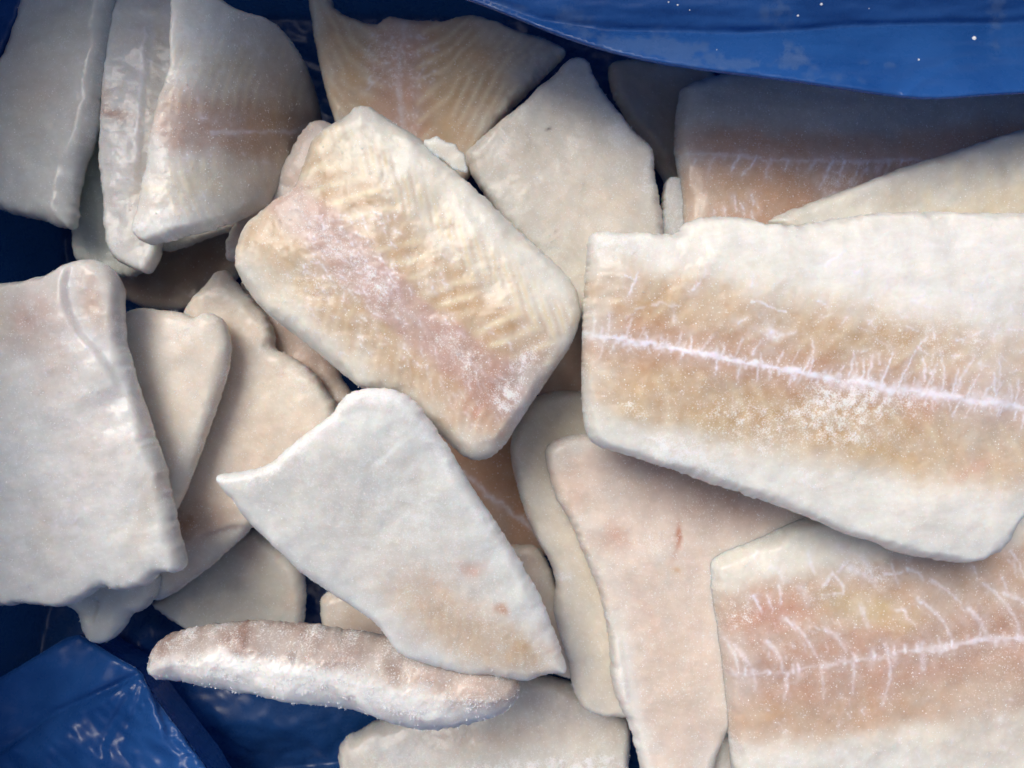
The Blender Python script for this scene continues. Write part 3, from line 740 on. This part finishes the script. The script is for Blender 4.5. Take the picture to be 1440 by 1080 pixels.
fillet([(120, 370), (200, 350), (300, 310), (345, 330), (340, 380), (312, 410), (290, 432), (250, 438), (205, 434), (172, 420), (140, 400)],
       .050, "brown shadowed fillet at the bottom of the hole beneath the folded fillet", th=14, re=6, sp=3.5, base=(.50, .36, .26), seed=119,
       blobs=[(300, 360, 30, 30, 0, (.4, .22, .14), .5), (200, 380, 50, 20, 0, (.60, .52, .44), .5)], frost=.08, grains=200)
fillet([(366, 285), (372, 262), (392, 236), (408, 205), (422, 182), (440, 166), (462, 168), (500, 200), (500, 320), (400, 340), (318, 372), (313, 350), (322, 318), (340, 300)],
       .084, "pinkish fillet edge peeking out behind the upper left of the centre fillet", th=14, re=6, sp=3., base=(.68, .56, .48), seed=127, frost=.24, grains=700, tilt=(0, 0))

# left side
Q_ = fillet([(-70, 400), (0, 396), (30, 392), (62, 385), (92, 366), (122, 361), (148, 373), (162, 395), (163, 440), (167, 485), (180, 520), (184, 548), (200, 590), (218, 640),
        (234, 700), (246, 765), (257, 798), (246, 809), (222, 806), (208, 822), (188, 832), (160, 834), (140, 826), (112, 846), (85, 858), (55, 856), (25, 850), (0, 857), (-70, 850)],
       .124, "large bluish white fillet with a folded top corner, overlapping the stack at the left edge",
       tilt=(.035, .0), th=20, re=4.5, sp=2.6, base=(.74, .75, .73), seed=131, rag=1.6, bend=(0, .006),
       blobs=[(50, 450, 46, 50, 30, (.56, .42, .37), .8), (90, 520, 30, 60, 20, (.62, .52, .46), .5), (135, 425, 26, 50, -15, (.66, .50, .40), .85), (140, 620, 50, 90, 10, (.74, .68, .64), .5), (215, 700, 14, 90, 15, (.74, .66, .56), .6),
              (70, 740, 20, 40, 20, (.60, .52, .42), .3), (30, 640, 50, 120, 0, (.64, .68, .70), .5), (5, 460, 20, 80, 0, (.66, .60, .48), .4)],  # tall blue-grey blob paints the shade and blue bounce at the left edge
       steps=[([(178, 560), (160, 522), (140, 492), (118, 468), (103, 435), (98, 400), (106, 362)], 2.2, 5, (.80, .81, .82), .4)],
       veins=[R(21, 70, (0, 400, 220, 640), L=(3, 10), w=(.9, 1.7), s=(.25, .6), ang=(0, 90)), R(22, 20, (80, 640, 130, 740), L=(2, 5), s=(.4, .9))],
       frost=.2, frosts=[(195, 610, 12, 16, 0, .35), (245, 800, 12, 8, 0, .6), (110, 480, 10, 30, -20, .3)], grains=3000, lump=1.0, rim=.35)
fillet([(156, 470), (165, 445), (180, 434), (200, 431), (224, 436), (245, 436), (262, 443), (272, 446), (282, 438), (300, 441), (314, 452), (322, 480), (319, 520), (306, 560), (292, 600), (276, 645), (258, 690),
        (240, 728), (222, 720), (200, 660), (160, 560)],
       .104, "triangular peach-white fillet tucked under the right side of the large bluish white one",
       tilt=(.008, .01), th=13, re=7, sp=2.9, base=(.78, .69, .58), seed=137, rag=1.8, blobs=[(280, 640, 10, 50, 20, (.76, .68, .52), .6), (240, 500, 40, 60, 0, (.74, .69, .62), .5)],
       frost=.2, frosts=[(280, 460, 40, 20, 0, .25), (255, 640, 8, 26, 20, .3)], grains=1300, lump=.6)
fillet([(255, 440), (264, 425), (285, 400), (300, 380), (318, 378), (330, 398), (352, 420), (374, 446), (384, 470), (382, 490), (402, 498), (425, 512), (448, 532), (458, 552), (473, 568), (480, 620), (400, 700), (350, 745),
        (310, 785), (272, 815), (240, 838), (214, 850), (190, 820), (200, 740), (220, 640), (240, 540)],
       .087, "long peach fillet with a torn right edge, beneath the triangular one",
       tilt=(.0, .0), th=15, re=6, sp=2.8, base=(.77, .67, .56), seed=139, rag=2.2,
       blobs=[(330, 520, 20, 90, 20, (.70, .56, .44), .4), (400, 560, 40, 30, 0, (.76, .72, .60), .5), (262, 735, 44, 26, -40, (.44, .25, .15), .8), (300, 740, 60, 16, -40, (.62, .44, .34), .5), (225, 835, 30, 20, 0, (.72, .68, .62), .6)],  # first, narrow blob paints the shadow along the triangular fillet's edge
       steps=[([(345, 735), (290, 750), (240, 790)], -1.5, 5, None, 0)],
       frost=.22, frosts=[(372, 470, 20, 20, 0, .3), (420, 530, 30, 16, 30, .3)], grains=1800, lump=.8)
fillet([(330, 390), (350, 400), (385, 420), (420, 455), (450, 478), (470, 500), (480, 540), (540, 600), (480, 640), (420, 600), (380, 520)],
       .074, "brownish pink fillet strip in the crack below the centre fillet's left edge", th=13, re=5, sp=3., base=(.62, .46, .37), seed=149, frost=.2, grains=500, rag=2.6)
fillet([(60, 810), (120, 800), (200, 790), (222, 810), (218, 840), (196, 862), (180, 868), (166, 893), (148, 906), (128, 908), (112, 892), (105, 862), (80, 850)],
       .094, "small rounded white fillet tip hanging below the large bluish white one", tilt=(-.0, -.05), th=14, re=7, sp=2.7, base=(.68, .70, .66), seed=151,
       steps=[([(100, 866), (135, 872), (145, 840)], -1.4, 4, None, 0)], frost=.14, grains=500)
U_ = fillet([(205, 850), (240, 830), (290, 780), (350, 738), (400, 770), (424, 800), (428, 845), (424, 880), (420, 920), (330, 925), (265, 890), (235, 872)],
       .064, "pale fillet carrying a few clear frozen beads, above the frosty narrow one", th=15, re=6, sp=3., base=(.68, .65, .56), seed=157,
       blobs=[(340, 770, 50, 26, 0, (.58, .46, .38), .6), (412, 850, 10, 40, 0, (.60, .46, .36), .5)], frost=.14, grains=500)
fillet([(446, 845), (462, 832), (500, 830), (560, 870), (600, 910), (560, 950), (470, 930), (452, 890)],
       .060, "little brown-edged fillet corner beside the gap showing blue film", th=13, re=6, sp=3., base=(.62, .52, .42), seed=163,
       blobs=[(540, 895, 40, 20, 20, (.40, .26, .2), .6), (470, 855, 16, 18, 0, (.66, .64, .60), .6)], frost=.16, grains=400)
fillet([(471, 1062), (480, 1046), (500, 1036), (520, 1024), (560, 1010), (640, 980), (700, 950), (800, 960), (850, 990), (884, 1013), (890, 1040), (886, 1080), (880, 1140), (490, 1140), (476, 1090)],
       .060, "thick fillet crusted with white frost, lying just below and under the narrow frosty one",
       tilt=(0, .05), th=22, re=6, sp=2.7, base=(.66, .64, .58), seed=167, bands=[([(700, 960), (880, 1030)], 10, 60, (.56, .47, .42), .5, 18)],
       blobs=[(700, 1030, 130, 14, -4, (.62, .52, .44), .6), (560, 1050, 60, 20, 0, (.64, .66, .68), .6)], frost=.24,
       frosts=[(720, 1075, 130, 14, -3, .6), (560, 1060, 60, 14, 0, .2), (850, 1070, 40, 16, 0, .35)], grains=2600, fuzz=.1)
fillet([(1003, 1060), (1010, 1035), (1022, 1022), (1045, 1010), (1080, 1060), (1070, 1140), (1000, 1140)],
       .078, "thin sliver of fillet squeezed under the left side of the fillet with rib veins", th=12, re=5, sp=2.8, base=(.70, .65, .57), seed=173, frost=.24, grains=250)

# frozen beads on the pale fillet
def bead(x, y, r, zz):
    import bmesh
    bm = bmesh.new(); bmesh.ops.create_icosphere(bm, subdivisions=3, radius=r * 1e-3)
    for v in bm.verts: v.co.z *= .6
    me = bpy.data.meshes.new("ice_bead"); bm.to_mesh(me); bm.free()
    for f in me.polygons: f.use_smooth = True
    me.materials.append(ICE)
    X, Y = unproject(x, y, zz)
    org = U_["org"]
    return link("ice_bead", me, U_, (X - org[0], Y - org[1], zz - org[2]))
for b in ((290, 849, 1.5), (310, 829, .9), (369, 794, .9), (372, 807, 1.0), (318, 840, .6), (296, 871, .7), (245, 853, .6)):
    bead(b[0], b[1], b[2], .0652)

# ------------------------------------------------------------------ blue liner bag
liner = bpy.data.objects.new("plastic_liner", None); C.objects.link(liner)
liner["label"] = "blue glossy plastic film lining the box around and under the fish"
liner["category"] = "plastic liner"

def sheet(name, V, F, frost, label=None, mat=None):
    me = new_mesh(name, V, F, mat or FILM)
    fa = me.attributes.new("frost", 'FLOAT', 'POINT')
    fa.data.foreach_set("value", np.asarray(frost, np.float32))
    o = link(name, me, liner)
    if label: o["label"] = label
    return o

def grid_sheet():
    nx, ny = 560, 450
    x = np.linspace(-.30, .30, nx); y = np.linspace(-.24, .24, ny)
    X, Y = np.meshgrid(x, y); X = X.ravel(); Y = Y.ravel()
    wob = .008 * fbm(X / .09, Y / .09, 5, 3)
    wx = sstep(.236, .262, np.abs(X) + .4 * wob + np.where(X < 0, .013, 0))
    wy = sstep(.184, .206, np.abs(Y) + .4 * wob)
    Z = .240 * np.maximum(wx * np.where(X < 0, 1 + .32 * sstep(-.07, .01, -Y), .9), wy * np.where(Y > 0, 1, .75)) + .018  # left wall raised out of view so its shadow falls on the fish
    Z += .007 * fbm(X / .06 + Y / .2, Y / .05, 7, 4)
    Z += .0028 * np.abs(fbm(X / .025 + Y / .03, Y / .03 - X / .06, 9, 3))
    # the film rises in the lower left, where the bag is pushed up
    g = np.exp(-(((X + .17) / .11) ** 2 + ((Y + .155) / .06) ** 2))
    Z += .035 * g
    i = np.arange(nx * ny).reshape(ny, nx)
    F = np.stack([i[:-1, :-1], i[:-1, 1:], i[1:, 1:], i[1:, :-1]], -1).reshape(-1, 4)
    return sheet("bottom_film", np.c_[X, Y, Z], F, .1 + .3 * fbm(X / .05, Y / .05, 11, 3), mat=LINER)
grid_sheet()

def film_patch(name, outline, zfun, seed, skirt, label, frostf, sp=4.0, lowside=None):
    """a fold of film: wrinkled top that rolls over at its edge and goes down as a skirt"""
    P = resample(chaikin(outline, 1), 3.0)
    V, F = triangulate(P, sp, [1.2, 2.6], seed)
    X, Y = V[:, 0], V[:, 1]
    d = poly_dist(X, Y, P); d = np.where(d < 1e-3, 0, d)
    Z = zfun(X, Y, d)
    Z = Z - .0022 * np.exp(-(d / 3.0))
    k = (CAM_H - Z) / FPX
    W = np.c_[(X - 720) * k, (540 - Y) * k, Z]
    b = np.nonzero(d == 0)[0]
    # order the border along the outline
    dd = ((V[b][:, None] - P[None]) ** 2).sum(-1).argmin(1)
    b = b[np.argsort(dd)]
    c = W[b][:, :2].mean(0)
    rows = [b]; Wl = [W]; base = len(W)
    for j, (inn, dn) in enumerate(((.0004, .0018), (.0016, .004), (.004, skirt * .5), (.007, skirt))):
        cur = W[b]
        t = np.roll(cur, -3, 0)[:, :2] - np.roll(cur, 3, 0)[:, :2]
        t /= np.maximum(np.hypot(t[:, 0], t[:, 1]), 1e-9)[:, None]
        nrm = np.c_[t[:, 1], -t[:, 0]]
        q = cur[:, :2] + nrm * 1e-3
        s = np.sign(((c - cur[:, :2]) * nrm).sum(1).mean())
        Wl.append(np.c_[cur[:, :2] + nrm * s * inn, cur[:, 2] - dn])
        rows.append(base + np.arange(len(b))); base += len(b)
    FF = [F]
    for r0, r1 in zip(rows[:-1], rows[1:]):
        a0, a1 = r0, np.roll(r0, -1); b0, b1 = r1, np.roll(r1, -1)
        FF += [np.c_[a0, b0, b1], np.c_[a0, b1, a1]]
    W = np.vstack(Wl); FF = np.vstack(FF)
    fr = np.zeros(len(W)); fr[:len(X)] = frostf(X, Y)
    return sheet(name, W, FF, fr, label)

crease = [(600, -30), (760, 28), (850, 42), (940, 45), (1040, 47), (1120, 43), (1200, 37), (1300, 34), (1440, 33), (1580, 36)]
fold2 = [(1270, 136), (1300, 110), (1340, 94), (1400, 82), (1460, 74), (1580, 60)]
def z_top(X, Y, d):
    dd, sd, arc = seg_dist(X, Y, crease, closed=False)
    s = -dd * sd                                  # above the crease: positive
    z = .138 + np.where(s > 0, .00010 * s, -.00010 * s) - .001 * np.exp(-(s / 7.) ** 2)
    d2, s2, _ = seg_dist(X, Y, fold2, closed=False)
    q = -d2 * s2
    z = z + .0009 * np.exp(-(q / 7.) ** 2) - .0022 * sstep(-40, 0, -q) * (q > -60)
    z = z + .0012 * fbm(X / 150, Y / 30, 3, 4)
    z = z + .004 * sstep(-20, 0, -d) * 0
    rim = np.exp(-(np.maximum(d - 3, 0) / 4.)) * .0010
    return z + rim
def f_top(X, Y):
    f = .12 + .28 * fbm(X / 60, Y / 40, 9, 4)
    for bx, by, rx, ry, s in ((800, 30, 70, 24, .35), (960, 72, 60, 18, .5), (1110, 60, 22, 50, .35), (1120, 75, 24, 14, .4), (1180, 110, 70, 12, .35), (1090, 10, 20, 30, .4), (900, 62, 70, 16, .5), (1030, 90, 60, 10, .4), (1400, 20, 16, 60, .5), (1240, 90, 90, 8, .3), (700, 8, 40, 10, .4)):
        f += s * np.exp(-(((X - bx) / rx) ** 2 + ((Y - by) / ry) ** 2)) * (.8 + .8 * fbm(X / 14, Y / 14, 10, 4))
    return f
film_patch("top_fold", [(590, -60), (630, -8), (660, 0), (690, 11), (740, 31), (785, 50), (850, 71), (920, 88), (1000, 100), (1100, 112), (1180, 124), (1240, 133), (1290, 139), (1330, 139), (1390, 134),
                        (1500, 128), (1640, 118), (1760, 112), (1760, -300), (590, -300)], z_top, 3, .010,
           "wide blue film fold hanging over the back edge, creased and smeared with ice", f_top, sp=4)

apex = (200, 945)
def z_corner(X, Y, d):
    r = np.hypot(X - apex[0], Y - apex[1]); a = np.degrees(np.arctan2(Y - apex[1], X - apex[0]))   # 90 = down
    # two faces that meet on a fold from the apex to the lower left
    dd, sd, _ = seg_dist(X, Y, [(-80, 1105), (0, 1058), (80, 1000), (150, 968), (205, 943)], closed=False)
    s = -dd * sd                                  # above that fold: positive
    z = .088 + np.where(s > 0, -.00006 * s, .00009 * (-s))
    z = z - .0012 * np.exp(-(s / 5.) ** 2)
    below = 1 - sstep(-6, 6, s)
    aw = a + 14 * fbm(X / 90, Y / 90, 31, 3)
    # pleats that leave the apex, then broad crumples further down
    z = z + below * sstep(0, 50, r) * (.0022 * gnoise(aw / 15., r / 190., 4) + .0004 * (1 - sstep(50, 130, r)) * gnoise(aw / 6.5, r / 70., 6))
    z = z + below * .0036 * gnoise(X / 85, Y / 60, 8) + below * .0006 * gnoise((X + Y) / 46, (Y - X) / 18, 18)
    z = z + (1 - below) * (.0030 * gnoise(X / 90, Y / 70, 12) + .0004 * gnoise((X - Y) / 40, (X + Y) / 20, 13))
    # short crinkles along the right-hand edge
    z = z + below * .0007 * np.exp(-(d / 22.) ** 2) * gnoise(X / 16. + Y / 40, Y / 6., 14)
    return z
film_patch("corner_fold", [(-90, 1000), (0, 953), (55, 920), (106, 889), (132, 904), (165, 925), (199, 943), (206, 962), (228, 996), (262, 1040), (292, 1082), (340, 1160), (360, 1240), (-150, 1240), (-150, 1030)],
           z_corner, 5, .028, "crumpled shiny film fold with fanning pleats in the lower left corner", lambda X, Y: .10 + .3 * fbm(X / 40, Y / 40, 21, 4), sp=3.0)

# water drops standing on the top fold
def drops():
    rng = np.random.default_rng(8)
    import bmesh
    bm = bmesh.new()
    spots = [(953, 7, .35), (970, 14, .25), (1122, 22, .45), (1155, 6, .55), (1370, 54, .8), (1292, 84, .35), (1008, 70, .2), (940, 3, .3), (1222, 12, .2)]
    for _ in range(0): spots.append((rng.uniform(700, 1430), rng.uniform(0, 110), rng.uniform(.15, .35)))
    for x, y, r in spots:
        dmin = (y - np.interp(x, [640, 785, 1000, 1290, 1440], [-4, 50, 100, 139, 131]))
        if dmin > -6: continue
        z = float(z_top(np.array([x]), np.array([y]), np.array([50.]))[0])
        X, Y = unproject(x, y, z)
        m = bmesh.ops.create_icosphere(bm, subdivisions=2, radius=r * 1e-3)
        for v in m["verts"]: v.co.z *= .55; v.co += Vector((X, Y, z))
    me = bpy.data.meshes.new("water_drops"); bm.to_mesh(me); bm.free()
    for f in me.polygons: f.use_smooth = True
    me.materials.append(ICE)
    o = link("water_drops", me, liner); o["kind"] = "stuff"
drops()
film_patch("side_fold", [(-80, -80), (70, -80), (40, -10), (22, 34), (6, 74), (-10, 110), (-80, 150)], lambda X, Y, d: .080 + .0015 * fbm(X / 50, Y / 50, 41, 3), 7, .02,
           "small fold of blue film behind the fillet in the upper left corner", lambda X, Y: .2 + .3 * fbm(X / 40, Y / 40, 22, 4))
for o in bpy.data.objects:
    if "org" in o: del o["org"]
